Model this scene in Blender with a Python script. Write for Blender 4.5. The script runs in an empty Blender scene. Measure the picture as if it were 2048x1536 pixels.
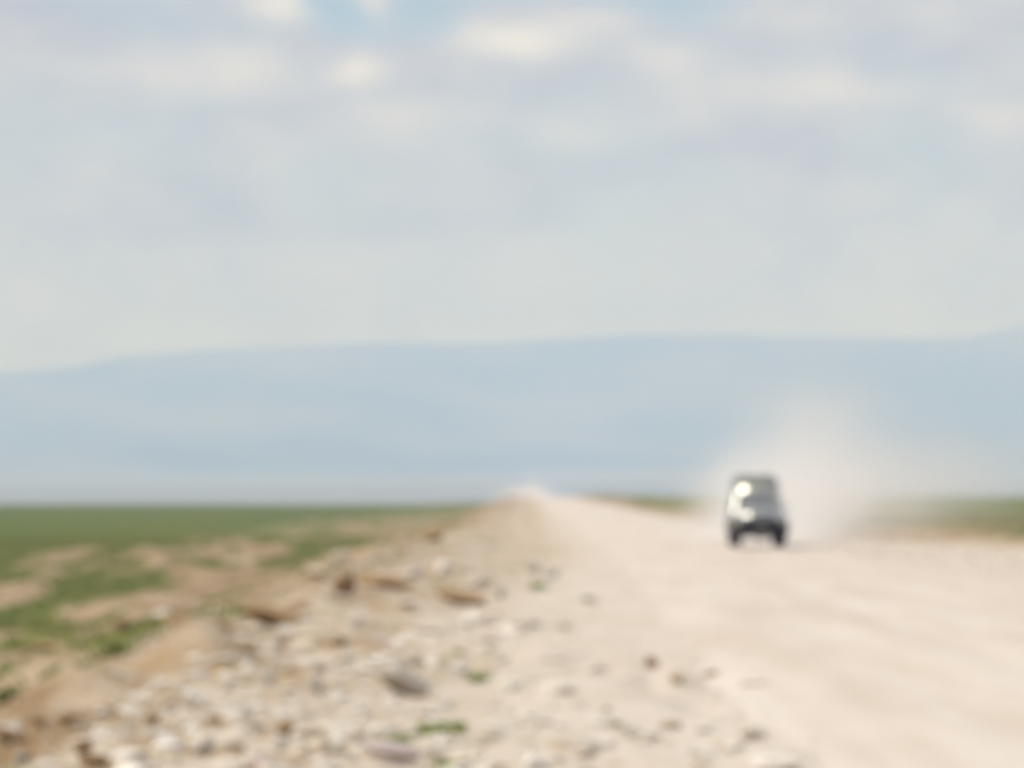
import bpy, bmesh, math, random
import numpy as np
from mathutils import Vector, Matrix

# ------------------------------------------------------------------ camera
C = bpy.context.scene.collection
S = bpy.context.scene
H = 1.93                                   # eye height above the road
LENS, SENSOR = 135.0, 36.0
F = LENS / SENSOR * 2048                   # focal length in photograph pixels
HORIZON = 985.0
cam = bpy.data.cameras.new('camera')
cam.lens = LENS; cam.sensor_width = SENSOR
cam.clip_start = 0.5; cam.clip_end = 60000
cam.dof.use_dof = True                     # lens focused far too near: everything is soft
cam.dof.focus_distance = 2.6
cam.dof.aperture_fstop = 12.8
cam_o = bpy.data.objects.new('camera', cam); C.objects.link(cam_o)
cam_o.location = (0, 0, H)
cam_o.rotation_euler = (math.radians(90) + math.atan((HORIZON - 768) / F), 0, 0)
S.camera = cam_o

# ------------------------------------------------------------------ light
SUN_DIR = Vector((-0.52, -0.12, 0.85)).normalized()      # towards the sun
elev = math.asin(SUN_DIR.z)
azim = math.atan2(SUN_DIR.x, SUN_DIR.y)
sun = bpy.data.lights.new('sun', 'SUN')
sun.energy = 3.9; sun.angle = math.radians(0.55); sun.color = (1.0, 0.985, 0.965)
sun_o = bpy.data.objects.new('sun', sun); C.objects.link(sun_o)
sun_o.rotation_euler = (-SUN_DIR).to_track_quat('-Z', 'Y').to_euler()

S.view_settings.view_transform = 'Standard'
S.view_settings.look = 'None'
S.view_settings.exposure = 0.0
S.view_settings.gamma = 1.0
S.view_settings.use_curve_mapping = False

S.render.engine = 'CYCLES'
S.cycles.use_denoising = True
try:
    S.cycles.denoiser = 'OPENIMAGEDENOISE'
except Exception:
    pass
S.cycles.max_bounces = 8
S.cycles.diffuse_bounces = 3
S.cycles.volume_bounces = 5
S.cycles.caustics_reflective = False
S.cycles.sample_clamp_indirect = 6.0


class NT:
    """Small helper for building node trees."""
    def __init__(self, tree):
        self.t = tree

    def n(self, typ, **kw):
        nd = self.t.nodes.new(typ)
        for k, v in kw.items():
            if k == 'inp':
                for key, val in v.items():
                    self.put(nd.inputs[key], val)
            else:
                setattr(nd, k, v)
        return nd

    def put(self, sock, val):
        if isinstance(val, bpy.types.NodeSocket):
            self.t.links.new(val, sock)
        else:
            sock.default_value = val

    def m(self, op, a, b=None, c=None, clamp=False):
        nd = self.t.nodes.new('ShaderNodeMath'); nd.operation = op; nd.use_clamp = clamp
        self.put(nd.inputs[0], a)
        if b is not None: self.put(nd.inputs[1], b)
        if c is not None: self.put(nd.inputs[2], c)
        return nd.outputs[0]

    def v(self, op, a, b=None):
        nd = self.t.nodes.new('ShaderNodeVectorMath'); nd.operation = op
        self.put(nd.inputs[0], a)
        if b is not None: self.put(nd.inputs[1], b)
        return nd.outputs['Value'] if op in ('LENGTH', 'DOT_PRODUCT', 'DISTANCE') else nd.outputs[0]

    def mix(self, fac, a, b):
        nd = self.t.nodes.new('ShaderNodeMix'); nd.data_type = 'RGBA'
        self.put(nd.inputs[0], fac); self.put(nd.inputs[6], a); self.put(nd.inputs[7], b)
        return nd.outputs[2]

    def ramp(self, x, lo, hi, a=0.0, b=1.0, smooth=True):
        nd = self.t.nodes.new('ShaderNodeMapRange')
        nd.interpolation_type = 'SMOOTHSTEP' if smooth else 'LINEAR'
        for i, val in enumerate((x, lo, hi, a, b)): self.put(nd.inputs[i], val)
        return nd.outputs[0]

    def noise(self, vec, scale, detail=4, rough=0.5, dist=0.0):
        nd = self.t.nodes.new('ShaderNodeTexNoise')
        self.put(nd.inputs['Vector'], vec)
        nd.inputs['Scale'].default_value = scale; nd.inputs['Detail'].default_value = detail
        nd.inputs['Roughness'].default_value = rough; nd.inputs['Distortion'].default_value = dist
        return nd.outputs['Fac']


def rgb(r, g, b): return (r, g, b, 1.0)


# ------------------------------------------------------------------ sky
world = bpy.data.worlds.new('World'); S.world = world; world.use_nodes = True
wt = world.node_tree; wt.nodes.clear(); W = NT(wt)
sky = W.n('ShaderNodeTexSky', sky_type='NISHITA', sun_disc=False, sun_elevation=elev, sun_rotation=azim,
          altitude=1200.0, air_density=1.0, dust_density=1.2, ozone_density=1.0)
bg_sky = W.n('ShaderNodeBackground', inp={'Color': sky.outputs[0], 'Strength': 0.115})
d = W.n('ShaderNodeTexCoord').outputs['Generated']
sep = W.n('ShaderNodeSeparateXYZ', inp={0: d})
# broken cloud, flattened towards the horizon, everywhere in the sky alike
stretch = W.v('MULTIPLY', d, (1.0, 1.0, 1.7))
warp = W.n('ShaderNodeTexNoise', inp={'Vector': stretch, 'Scale': 14.0, 'Detail': 3.0})
wv = W.v('SCALE', W.v('SUBTRACT', warp.outputs['Color'], (0.5, 0.5, 0.5)))
wt.nodes[-1].inputs['Scale'].default_value = 0.035
pos = W.v('ADD', stretch, wv)
n1 = W.noise(pos, 17.0, 6, 0.52)
n2 = W.noise(W.v('ADD', pos, (3.1, 1.7, 0.4)), 42.0, 5, 0.5)
n3 = W.noise(W.v('MULTIPLY', pos, (0.6, 0.6, 1.3)), 26.0, 4, 0.5)


def cloud_spot(px, py, rx, ry, amp):
    """A heap of cloud (or a gap) at a bearing in the sky, ragged by the same noise."""
    c = Vector(((px - 1024) / F, 1.0, (HORIZON - py) / F)).normalized()
    dv = W.v('SUBTRACT', d, tuple(c))
    jig = W.v('SCALE', W.v('SUBTRACT', warp.outputs['Color'], (0.5, 0.5, 0.5)))
    wt.nodes[-1].inputs['Scale'].default_value = 0.016
    dv = W.v('ADD', dv, jig)
    dv = W.v('DIVIDE', dv, (rx / F, 0.25, ry / F))
    r2 = W.v('DOT_PRODUCT', dv, dv)
    return W.m('MULTIPLY', W.m('POWER', 2.718, W.m('MULTIPLY', r2, -1.0)), amp)


def total(lst):
    s = lst[0]
    for x in lst[1:]: s = W.m('ADD', s, x)
    return s


gaps = total([cloud_spot(700, 40, 75, 45, 0.75), cloud_spot(850, 25, 90, 60, 1.0), cloud_spot(640, 0, 60, 30, 0.8),
              cloud_spot(985, -20, 160, 50, 0.7), cloud_spot(1330, -10, 120, 40, 0.45), cloud_spot(910, 75, 50, 25, 0.35)])
puffs = total([cloud_spot(1020, 88, 95, 36, 1.15), cloud_spot(720, 132, 55, 36, 0.95), cloud_spot(560, 8, 80, 35, 0.75),
               cloud_spot(765, 12, 40, 40, 0.55), cloud_spot(1180, 45, 110, 50, 0.6), cloud_spot(460, 118, 110, 45, 0.5),
               cloud_spot(1330, 110, 130, 50, 0.3), cloud_spot(1500, 185, 190, 40, 0.35), cloud_spot(1700, 185, 110, 55, 0.4),
               cloud_spot(260, 150, 190, 55, 0.35), cloud_spot(850, 235, 160, 40, 0.3), cloud_spot(1985, 235, 90, 40, 0.3),
               cloud_spot(1180, 250, 140, 35, 0.25), cloud_spot(1930, 400, 60, 40, 0.25), cloud_spot(1600, 40, 130, 40, 0.25)])
shade = total([cloud_spot(900, 430, 420, 40, 0.5), cloud_spot(1700, 80, 220, 30, 0.3), cloud_spot(1300, 320, 330, 40, 0.35),
               cloud_spot(130, 270, 200, 35, 0.3), cloud_spot(600, 240, 90, 40, 0.25), cloud_spot(1900, 120, 160, 30, 0.25)])
height_gap = W.ramp(sep.outputs[2], 0.10, 0.5, 0.0, 0.22)          # cloud stacks up towards the horizon, breaks overhead
cover = W.m('SUBTRACT', W.m('ADD', W.ramp(n1, 0.30, 0.62, 0.55, 1.15), W.m('MULTIPLY', puffs, 0.9)), W.m('ADD', W.m('MULTIPLY', gaps, 0.85), W.m('MULTIPLY', height_gap, W.ramp(n1, 0.45, 0.6, 1.6, 0.0))), clamp=True)
bright = W.m('ADD', W.m('MULTIPLY', W.m('SUBTRACT', n2, 0.5), 0.55), W.m('MULTIPLY', W.m('SUBTRACT', n3, 0.5), 0.38))
bright = W.m('ADD', bright, W.m('MULTIPLY', puffs, 0.55))
bright = W.m('SUBTRACT', bright, W.m('MULTIPLY', shade, 0.20))
lum = W.m('ADD', 0.55, W.m('MULTIPLY', bright, 0.62))
tint = W.mix(W.ramp(bright, -0.12, 0.4), rgb(0.945, 0.965, 1.075), rgb(1.0, 0.99, 1.005))
cl = W.v('SCALE', tint); wt.nodes[-1].inputs['Scale'].default_value = 1.0; wt.links.new(lum, wt.nodes[-1].inputs['Scale'])
bg_cloud = W.n('ShaderNodeBackground', inp={'Color': cl, 'Strength': 1.0})
mixw = W.n('ShaderNodeMixShader', inp={0: cover, 1: bg_sky.outputs[0], 2: bg_cloud.outputs[0]})
out = W.n('ShaderNodeOutputWorld', inp={'Surface': mixw.outputs[0]})

# ------------------------------------------------------------------ helpers
rng = np.random.default_rng(7)
random.seed(11)


def tag(o, label=None, cat=None, group=None, kind=None):
    if label: o['label'] = label
    if cat: o['category'] = cat
    if group: o['group'] = group
    if kind: o['kind'] = kind
    return o


def link_mesh(name, me, mat=None, parent=None, smooth=None):
    if mat is not None: me.materials.append(mat)
    if smooth is not None:
        me.shade_smooth()
        if smooth < 180: me.set_sharp_from_angle(angle=math.radians(smooth))
    o = bpy.data.objects.new(name, me); C.objects.link(o)
    if parent is not None: o.parent = parent
    return o


def from_arrays(name, verts, faces):
    me = bpy.data.meshes.new(name)
    nv, nf = len(verts), len(faces)
    k = faces.shape[1]
    me.vertices.add(nv); me.vertices.foreach_set('co', np.ascontiguousarray(verts, dtype=np.float32).ravel())
    me.loops.add(nf * k); me.loops.foreach_set('vertex_index', np.ascontiguousarray(faces, dtype=np.int32).ravel())
    me.polygons.add(nf); me.polygons.foreach_set('loop_start', np.arange(0, nf * k, k, dtype=np.int32))
    me.update(calc_edges=True)
    return me


def hash2(ix, iy, seed):
    h = (ix.astype(np.int64) * 374761393 + iy.astype(np.int64) * 668265263 + seed * 974634777) & 0x7fffffff
    h = ((h ^ (h >> 13)) * 1274126177) & 0x7fffffff
    h = (h ^ (h >> 16)) & 0xffff
    return h / 65535.0


def vnoise(x, y, seed=0):
    ix, iy = np.floor(x), np.floor(y)
    fx, fy = x - ix, y - iy
    fx = fx * fx * (3 - 2 * fx); fy = fy * fy * (3 - 2 * fy)
    a = hash2(ix, iy, seed); b = hash2(ix + 1, iy, seed); c = hash2(ix, iy + 1, seed); e = hash2(ix + 1, iy + 1, seed)
    return (a * (1 - fx) + b * fx) * (1 - fy) + (c * (1 - fx) + e * fx) * fy


def fbm(x, y, seed=0, octs=4, gain=0.5):
    s, a, t = 0.0, 1.0, 0.0
    for k in range(octs):
        s = s + a * vnoise(x * 2 ** k, y * 2 ** k, seed + 17 * k); t += a; a *= gain
    return s / t


def sstep(x, a, b):
    t = np.clip((x - a) / (b - a), 0, 1)
    return t * t * (3 - 2 * t)


ROAD_DIR = 0.0047                       # the road's bearing: dx per metre of y


def road_left(y): return np.interp(y, [0, 30, 45, 60, 95, 140, 400], [2.0, 2.0, 1.95, 2.05, 2.45, 2.55, 2.6])
def road_right(y): return np.interp(y, [0, 60, 140, 400, 1200], [9.9, 10.0, 10.6, 10.9, 11.0])


def gauss_list(x, y, lst, z0):
    """Sum of soft patches; each was measured where it lies on the ground."""
    s = np.zeros_like(x)
    for px, py, rx, ry, amp in lst:
        dd = (H - z0) * F / (py - HORIZON)
        cx = (px - 1024) / F * dd
        wx = rx / F * dd
        wy = ry * dd * dd / ((H - z0) * F)
        r2 = ((x - cx - ROAD_DIR * (y - dd) * 0 - (y - dd) * cx / dd * 0.9) / wx) ** 2 + ((y - dd) / wy) ** 2
        s += amp * np.exp(-np.clip(r2, 0, 40))
    return s


# strips of turned earth (+) and grass (-) on the low ground left of the bank
STRIPS = [(150, 1102, 120, 20, 1.1), (300, 1112, 90, 16, 0.7), (40, 1150, 60, 20, 0.7), (430, 1090, 70, 11, 0.9), (370, 1120, 60, 12, 0.5),
          (190, 1150, 90, 17, -1.5), (300, 1152, 70, 14, -0.9), (100, 1130, 30, 25, 0.7), (60, 1172, 70, 14, 0.8),
          (220, 1205, 120, 18, 1.3), (330, 1205, 60, 16, 1.1), (60, 1217, 110, 14, -1.5), (130, 1235, 150, 14, -0.7), (320, 1245, 60, 16, -0.9),
          (90, 1262, 130, 14, 1.2), (60, 1308, 120, 16, 1.2), (230, 1285, 90, 22, -1.1), (95, 1355, 80, 24, -1.6), (20, 1380, 50, 24, -1.0),
          (440, 1118, 60, 9, -0.9), (520, 1085, 80, 8, 0.6), (600, 1075, 90, 7, -0.8), (700, 1058, 60, 6, -0.5), (560, 1135, 70, 10, 0.6)]
GREENS = [(95, 1360, 85, 26, 1.0), (10, 1395, 45, 25, 1.0), (230, 1300, 90, 25, 0.8), (300, 1250, 80, 20, 0.85), (430, 1228, 70, 16, 0.65), (150, 1238, 140, 14, 0.7),
          (60, 1215, 110, 16, 1.0), (200, 1155, 110, 17, 1.0), (520, 1150, 70, 12, 0.6), (620, 1110, 70, 10, 0.65), (720, 1075, 60, 8, 0.65), (850, 1035, 70, 9, 0.65), (470, 1255, 40, 14, 0.55), (30, 1120, 60, 20, 0.7)]
BARE_MOUNDS = [(395, 1345, 95, 30, 0.45), (150, 1425, 110, 30, 0.25), (620, 1235, 70, 20, 0.25), (650, 1150, 60, 18, 0.30), (940, 1090, 60, 20, 0.22),
               (1355, 1372, 34, 14, 0.13), (1090, 1318, 60, 14, 0.10), (890, 1160, 80, 14, 0.18), (1180, 1380, 90, 16, 0.08), (1540, 1525, 70, 16, 0.07)]
DIPS = [(1305, 1345, 22, 26, 0.14), (1395, 1402, 40, 12, 0.10), (1425, 1352, 24, 10, 0.10), (1180, 1330, 90, 9, 0.08), (20, 1532, 45, 12, 0.25)]


def terrain(x, y):
    """Height of the ground, with masks: grass, damp brown earth, pale crushed stone."""
    xr = x - ROAD_DIR * y
    rl, rr = road_left(y), road_right(y)
    far = 0.62 * sstep(y, 250, 1050)
    lift = far * (1 - sstep(-xr, 9, 35)) + 0.35 * sstep(xr, 11, 16) * sstep(y, 170, 500) * (1 - sstep(xr, 250, 600))
    lim = np.interp(y, [60, 120, 160, 200, 340], [18.0, 16.5, 14.5, 13.0, 11.3])
    bed = -0.04 + lift
    # left bank
    rub = 0.10 * (fbm(x / 1.1, y / 2.2, 3) - 0.5) + 0.07 * (fbm(x / 0.33, y / 0.7, 5, 3) - 0.5)
    bank = 0.16 * np.exp(-((xr + 3.0) / 1.6) ** 2) * (0.4 + 1.2 * fbm(x / 3, y / 9, 9))
    left_edge = -4.5 - 3.6 * (fbm(y / 11 + 2, y * 0 + 1.5, 21, 4) - 0.5)
    fall = sstep(left_edge - xr, 0.0, 5.5)
    wind = fbm(xr / 2.6, y / 26.0, 31, 3) - 0.45
    lowmask = sstep(left_edge - xr, 2.0, 6.0) * (1 - sstep(-xr, 24, 36))
    z_left = (rub + bank) * sstep(rl - xr, 0, 1.2) * (1 - fall * 0.7) - 1.5 * fall + 0.55 * lowmask * wind
    # right verge
    rv = sstep(xr - rr, 0, 1.5)
    knob = 0.16 * (fbm(x / 1.6, y / 6.0, 41) - 0.45) + 0.35 * np.exp(-((xr - 20.0) / 3.0) ** 2) * (0.3 + fbm(x / 5, y / 25, 43))
    fall_r = sstep(xr, 24, 40)
    z_right = (knob * rv + 0.22 * sstep(xr, 13, 19)) * (1 - fall_r * 0.6) - 0.25 * fall_r
    z = bed + np.where(xr < rl, z_left, 0) + np.where(xr > rr, z_right, 0)
    near = (y > 5) & (y < 400)
    m = np.zeros_like(x); dp = np.zeros_like(x); st = np.zeros_like(x)
    xn, yn = x[near], y[near]
    m[near] = gauss_list(xn, yn, BARE_MOUNDS, -0.05)
    dp[near] = gauss_list(xn, yn, DIPS, 0.0)
    st[near] = gauss_list(xn, yn, STRIPS, -1.4)
    z = z + m - dp + np.clip(st, -1.5, 1.5) * 0.20 * lowmask
    # the plain carries on level, then drops behind a crest and rises towards the escarpment
    crest = 1145 + 90 * (vnoise(x / 300, x * 0 + 0.5, 3) - 0.5)
    drop = np.interp(y, [0, 1120, 1500, 2500, 5000, 7500, 12000, 13000], [0, 0, -6, -14, -17, 8, 55, 75])
    behind = sstep(y, crest - 25, crest + 60)
    z = z + behind * (drop - 1.0) + 0.25 * (fbm(x / 60, y / 90, 55) - 0.5) * sstep(y, 200, 500) * (np.abs(xr - 5) > 12)
    # masks
    mott = fbm(x / 1.1, y / 7.0, 63, 4) - 0.5
    gn = np.zeros_like(x); gn[near] = gauss_list(xn, yn, GREENS, -0.85) + gauss_list(xn, yn, [g_ for g_ in GREENS if g_[1] > 1220], -0.15)
    g_strip = sstep(0.8 * (fbm(xr / 1.7, y / 24.0, 61, 4) - 0.5) + 1.1 * mott + (-xr - 15) / 70.0 - st * 0.20, -0.19, 0.34)
    gl = sstep(left_edge - xr, 0.8, 4.0) * g_strip
    gl = np.maximum(gl, sstep(-xr, 19, 33) * (0.85 + 0.15 * np.clip(mott * 6, -1, 1)))
    gl = np.maximum(gl, np.clip(0.98 * gn * (1.0 + 3.2 * mott) * sstep(-xr, 2.6, 4.2), 0, 1))
    gl = np.maximum(gl, sstep(left_edge - xr, 2.5, 6.0) * sstep(y, 300, 620) * 0.75)
    gr = sstep(xr - lim, 0.3, 4.5) * (0.35 + 0.65 * sstep(fbm(x / 3, y / 20, 71, 3), 0.40, 0.56))
    gr = np.maximum(gr, sstep(xr - lim, 6, 13))
    grass = np.where(xr < 2, gl, gr)
    grass = np.maximum(grass, behind)
    tuft = sstep(fbm(x / 0.8, y / 1.9, 77, 3), 0.60, 0.74) * (xr < rl - 0.5) * (xr > left_edge - 2) * 0.42
    grass = np.maximum(grass, tuft)
    brown = sstep(fbm(x / 0.9, y / 3.0, 81, 4), 0.47, 0.66) * (1 - 0.6 * grass) * sstep(-xr, 0.8, 3.6)
    brown = np.maximum(brown, np.clip(dp * 7, 0, 1) * 0.9)
    brown = np.maximum(brown, 0.62 * sstep(xr - lim, -0.8, 1.2) * (1 - sstep(xr - lim, 5, 9)) * sstep(fbm(x / 2.5, y / 14, 83), 0.3, 0.55))
    back = 2.2 * sstep(y, 50, 130)
    brown = np.maximum(brown, (0.25 + 0.75 * sstep(fbm(x / 1.4, y / 9, 87, 4), 0.40, 0.62)) * 0.62 * sstep(left_edge - xr, 0.5, 3.0))
    brown = np.maximum(brown, 0.6 * np.exp(-((xr - left_edge + 0.3) / 0.9) ** 2) * sstep(fbm(x / 1.2, y / 5, 85, 3), 0.42, 0.6))
    pale = np.maximum(0.95 * sstep(fbm(x / 0.36, y / 0.9, 91, 4), 0.43, 0.60), 0.9 * sstep(xr - back, -2.6, 0.4)) * sstep(xr - left_edge, 0.4, 2.2) * (1 - 0.8 * sstep(xr - lim, -2, 1))
    shoulder = sstep(xr - back + 1.1 * (fbm(x / 1.0, y / 4.0, 95, 4) - 0.5), -1.9, 1.1) * (1 - sstep(xr - lim, -2.5, 0.5))
    dry = np.maximum(sstep(xr, 8, 12) * (1 - 0.5 * sstep(xr, 30, 60)), (1 - sstep(-xr, 14, 30)) * (xr < 3))
    return z, np.clip(grass, 0, 1), np.clip(brown, 0, 1), np.clip(pale, 0, 1), behind, shoulder, np.clip(dry, 0, 1)


def ground_z(x, y):
    return float(terrain(np.array([float(x)]), np.array([float(y)]))[0][0])


def at(px, py, z0=0.0):
    """Where a point of the photograph lies on the ground."""
    x = y = 0.0
    for _ in range(6):
        y = (H - z0) * F / (py - HORIZON); x = (px - 1024) / F * y
        z1 = ground_z(x, y)
        z0 = 0.5 * z0 + 0.5 * z1
    return x, y, ground_z(x, y)


# ------------------------------------------------------------------ materials
def new_mat(name):
    m = bpy.data.materials.new(name); m.use_nodes = True
    t = m.node_tree; t.nodes.clear()
    return m, NT(t)


def finish(N, color, rough=0.9, bump=None, bump_dist=0.02, bump_strength=0.6, **kw):
    p = N.n('ShaderNodeBsdfPrincipled')
    N.put(p.inputs['Base Color'], color); N.put(p.inputs['Roughness'], rough)
    for k, v in kw.items(): N.put(p.inputs[k.replace('_', ' ')], v)
    if bump is not None:
        b = N.n('ShaderNodeBump'); b.inputs['Strength'].default_value = bump_strength; b.inputs['Distance'].default_value = bump_dist
        N.put(b.inputs['Height'], bump)
        N.put(p.inputs['Normal'], b.outputs[0])
    N.n('ShaderNodeOutputMaterial', inp={'Surface': p.outputs[0]})
    return p


EARTH_TAN = rgb(0.43, 0.325, 0.215); EARTH_OCHRE = rgb(0.36, 0.245, 0.13); EARTH_PALE = rgb(0.61, 0.53, 0.43)
EARTH_BROWN = rgb(0.23, 0.145, 0.068); GRASS_A = rgb(0.068, 0.110, 0.004); GRASS_B = rgb(0.118, 0.124, 0.012); GRASS_DRY = rgb(0.245, 0.20, 0.095)

mg, N = new_mat('ground_soil')
co = N.n('ShaderNodeTexCoord').outputs['Object']
a_g = N.n('ShaderNodeAttribute', attribute_name='grass').outputs['Fac']
a_b = N.n('ShaderNodeAttribute', attribute_name='brown').outputs['Fac']
a_p = N.n('ShaderNodeAttribute', attribute_name='pale').outputs['Fac']
a_f = N.n('ShaderNodeAttribute', attribute_name='plain').outputs['Fac']
a_s = N.n('ShaderNodeAttribute', attribute_name='shoulder').outputs['Fac']
a_d = N.n('ShaderNodeAttribute', attribute_name='dry').outputs['Fac']
big = N.noise(co, 0.35, 5, 0.55); fine = N.noise(co, 3.2, 5, 0.6); grit = N.noise(co, 14.0, 4, 0.6)
col = N.mix(N.ramp(big, 0.38, 0.66), EARTH_TAN, EARTH_OCHRE)
col = N.mix(N.m('MULTIPLY', a_p, 0.85), col, EARTH_PALE)
col = N.mix(N.m('MULTIPLY', N.ramp(fine, 0.5, 0.72), 0.35), col, EARTH_PALE)
col = N.mix(N.m('MULTIPLY', a_b, N.ramp(fine, 0.25, 0.6, 0.5, 1.0)), col, EARTH_BROWN)
wide = N.noise(N.v('MULTIPLY', co, (0.06, 0.012, 0.0)), 1.0, 4, 0.55)
gcol = N.mix(N.ramp(wide, 0.35, 0.65), GRASS_A, GRASS_B)
gcol = N.mix(N.m('MULTIPLY', N.ramp(fine, 0.45, 0.7), 0.35), gcol, rgb(0.21, 0.19, 0.085))
plain = N.mix(N.noise(N.v('MULTIPLY', co, (0.0012, 0.0006, 0.0)), 1.0, 4, 0.55), rgb(0.14, 0.15, 0.07), rgb(0.30, 0.275, 0.16))
gcol = N.mix(N.m('MULTIPLY', a_d, N.ramp(N.m('ADD', wide, N.m('MULTIPLY', N.m('SUBTRACT', big, 0.5), 0.7)), 0.3, 0.65, 0.2, 0.95)), gcol, rgb(0.20, 0.19, 0.060))
gcol = N.mix(a_f, gcol, plain)
edge = N.ramp(N.m('ADD', a_g, N.m('MULTIPLY', N.m('SUBTRACT', fine, 0.5), 0.6)), 0.05, 0.90)
col = N.mix(N.m('MULTIPLY', N.ramp(edge, 0.05, 0.45), 0.75), col, GRASS_DRY)
col = N.mix(N.ramp(edge, 0.30, 0.95), col, gcol)
sh_col = N.mix(N.ramp(big, 0.35, 0.68), rgb(0.61, 0.53, 0.45), rgb(0.55, 0.465, 0.375))
sh_col = N.mix(N.m('MULTIPLY', N.ramp(fine, 0.45, 0.7), 0.22), sh_col, rgb(0.44, 0.35, 0.255))
col = N.mix(N.m('MULTIPLY', a_s, N.m('SUBTRACT', 1.0, N.m('MULTIPLY', edge, 0.7))), col, sh_col)
finish(N, col, 0.95, bump=N.m('ADD', N.m('MULTIPLY', fine, 1.0), N.m('MULTIPLY', grit, 0.4)), bump_dist=0.05, bump_strength=0.7, Specular_IOR_Level=0.2)

mr, N = new_mat('road_gravel')
co = N.n('ShaderNodeTexCoord').outputs['Object']
lane = N.noise(N.v('MULTIPLY', co, (1.1, 0.09, 1.0)), 1.0, 5, 0.6); patch = N.noise(co, 0.28, 4, 0.55)
fine = N.noise(co, 5.0, 5, 0.65); grit = N.noise(co, 26.0, 3, 0.6)
col = N.mix(N.ramp(lane, 0.35, 0.68), rgb(0.63, 0.55, 0.47), rgb(0.55, 0.465, 0.38))
col = N.mix(N.m('MULTIPLY', N.ramp(patch, 0.52, 0.70), 0.45), col, rgb(0.56, 0.45, 0.33))
col = N.mix(N.m('MULTIPLY', N.ramp(fine, 0.55, 0.75), 0.35), col, rgb(0.42, 0.34, 0.265))
col = N.mix(N.m('MULTIPLY', N.ramp(grit, 0.6, 0.75), 0.3), col, rgb(0.60, 0.545, 0.48))
finish(N, col, 0.95, bump=N.m('ADD', fine, N.m('MULTIPLY', grit, 0.4)), bump_dist=0.025, bump_strength=0.6, Specular_IOR_Level=0.2)

mh, N = new_mat('escarpment_scrub')
co = N.n('ShaderNodeTexCoord').outputs['Object']
a = N.noise(N.v('MULTIPLY', co, (0.0011, 0.0011, 0.003)), 1.0, 6, 0.55)
col = N.mix(N.ramp(a, 0.38, 0.62), rgb(0.055, 0.070, 0.040), rgb(0.15, 0.145, 0.085))
finish(N, col, 0.95, Specular_IOR_Level=0.1)


def stone_mat(name, a, b, spec=0.25):
    m, N = new_mat(name)
    co = N.n('ShaderNodeTexCoord').outputs['Object']
    rnd = N.n('ShaderNodeObjectInfo').outputs['Random']
    off = N.n('ShaderNodeCombineXYZ', inp={0: N.m('MULTIPLY', rnd, 37.0), 1: rnd, 2: rnd}).outputs[0]
    n = N.noise(N.v('ADD', co, off), 3.0, 5, 0.6)
    g = N.noise(N.v('ADD', co, off), 16.0, 4, 0.6)
    t = N.m('ADD', N.m('MULTIPLY', n, 0.9), N.m('MULTIPLY', N.m('SUBTRACT', rnd, 0.5), 0.6))
    col = N.mix(N.ramp(t, 0.2, 0.75), a, b)
    finish(N, col, 0.9, bump=N.m('ADD', n, N.m('MULTIPLY', g, 0.4)), bump_dist=0.03, bump_strength=0.6, Specular_IOR_Level=spec)
    return m


M_PALE = stone_mat('limestone', rgb(0.77, 0.71, 0.62), rgb(0.64, 0.56, 0.46))
M_TAN = stone_mat('tan_stone', rgb(0.66, 0.56, 0.43), rgb(0.52, 0.42, 0.30))
M_GREY = stone_mat('grey_stone', rgb(0.50, 0.46, 0.40), rgb(0.38, 0.335, 0.275))
M_PINK = stone_mat('pink_stone', rgb(0.60, 0.50, 0.47), rgb(0.50, 0.41, 0.38))
M_CLOD = stone_mat('damp_clod', rgb(0.36, 0.245, 0.13), rgb(0.25, 0.16, 0.082), 0.1)
M_OCHRE = stone_mat('ochre_clod', rgb(0.42, 0.29, 0.155), rgb(0.33, 0.22, 0.115), 0.1)
M_MIXED = stone_mat('gravel_chips', rgb(0.68, 0.60, 0.50), rgb(0.50, 0.41, 0.31))


def blade_mat(name, a, b):
    m, N = new_mat(name)
    rnd = N.n('ShaderNodeNewGeometry').outputs['Random Per Island']
    col = N.mix(rnd, a, b)
    p = N.n('ShaderNodeBsdfPrincipled'); N.put(p.inputs['Base Color'], col); p.inputs['Roughness'].default_value = 0.6
    p.inputs['Specular IOR Level'].default_value = 0.25
    tr = N.n('ShaderNodeBsdfTranslucent'); N.put(tr.inputs[0], col)
    mx = N.n('ShaderNodeMixShader', inp={0: 0.5, 1: p.outputs[0], 2: tr.outputs[0]})
    N.n('ShaderNodeOutputMaterial', inp={'Surface': mx.outputs[0]})
    return m


M_GRASS = blade_mat('grass_blades', rgb(0.145, 0.215, 0.030), rgb(0.37, 0.33, 0.13))
M_TUFT = blade_mat('fresh_grass', rgb(0.27, 0.40, 0.09), rgb(0.48, 0.50, 0.21))
M_OLIVE = blade_mat('dry_olive_grass', rgb(0.32, 0.32, 0.14), rgb(0.46, 0.41, 0.22))

# ------------------------------------------------------------------ ground
def spread(start, stop, step0, rate):
    out_, v, s = [], start, step0
    while v < stop:
        out_.append(v); s = max(step0, rate * abs(v)); v += s
    return out_


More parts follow.
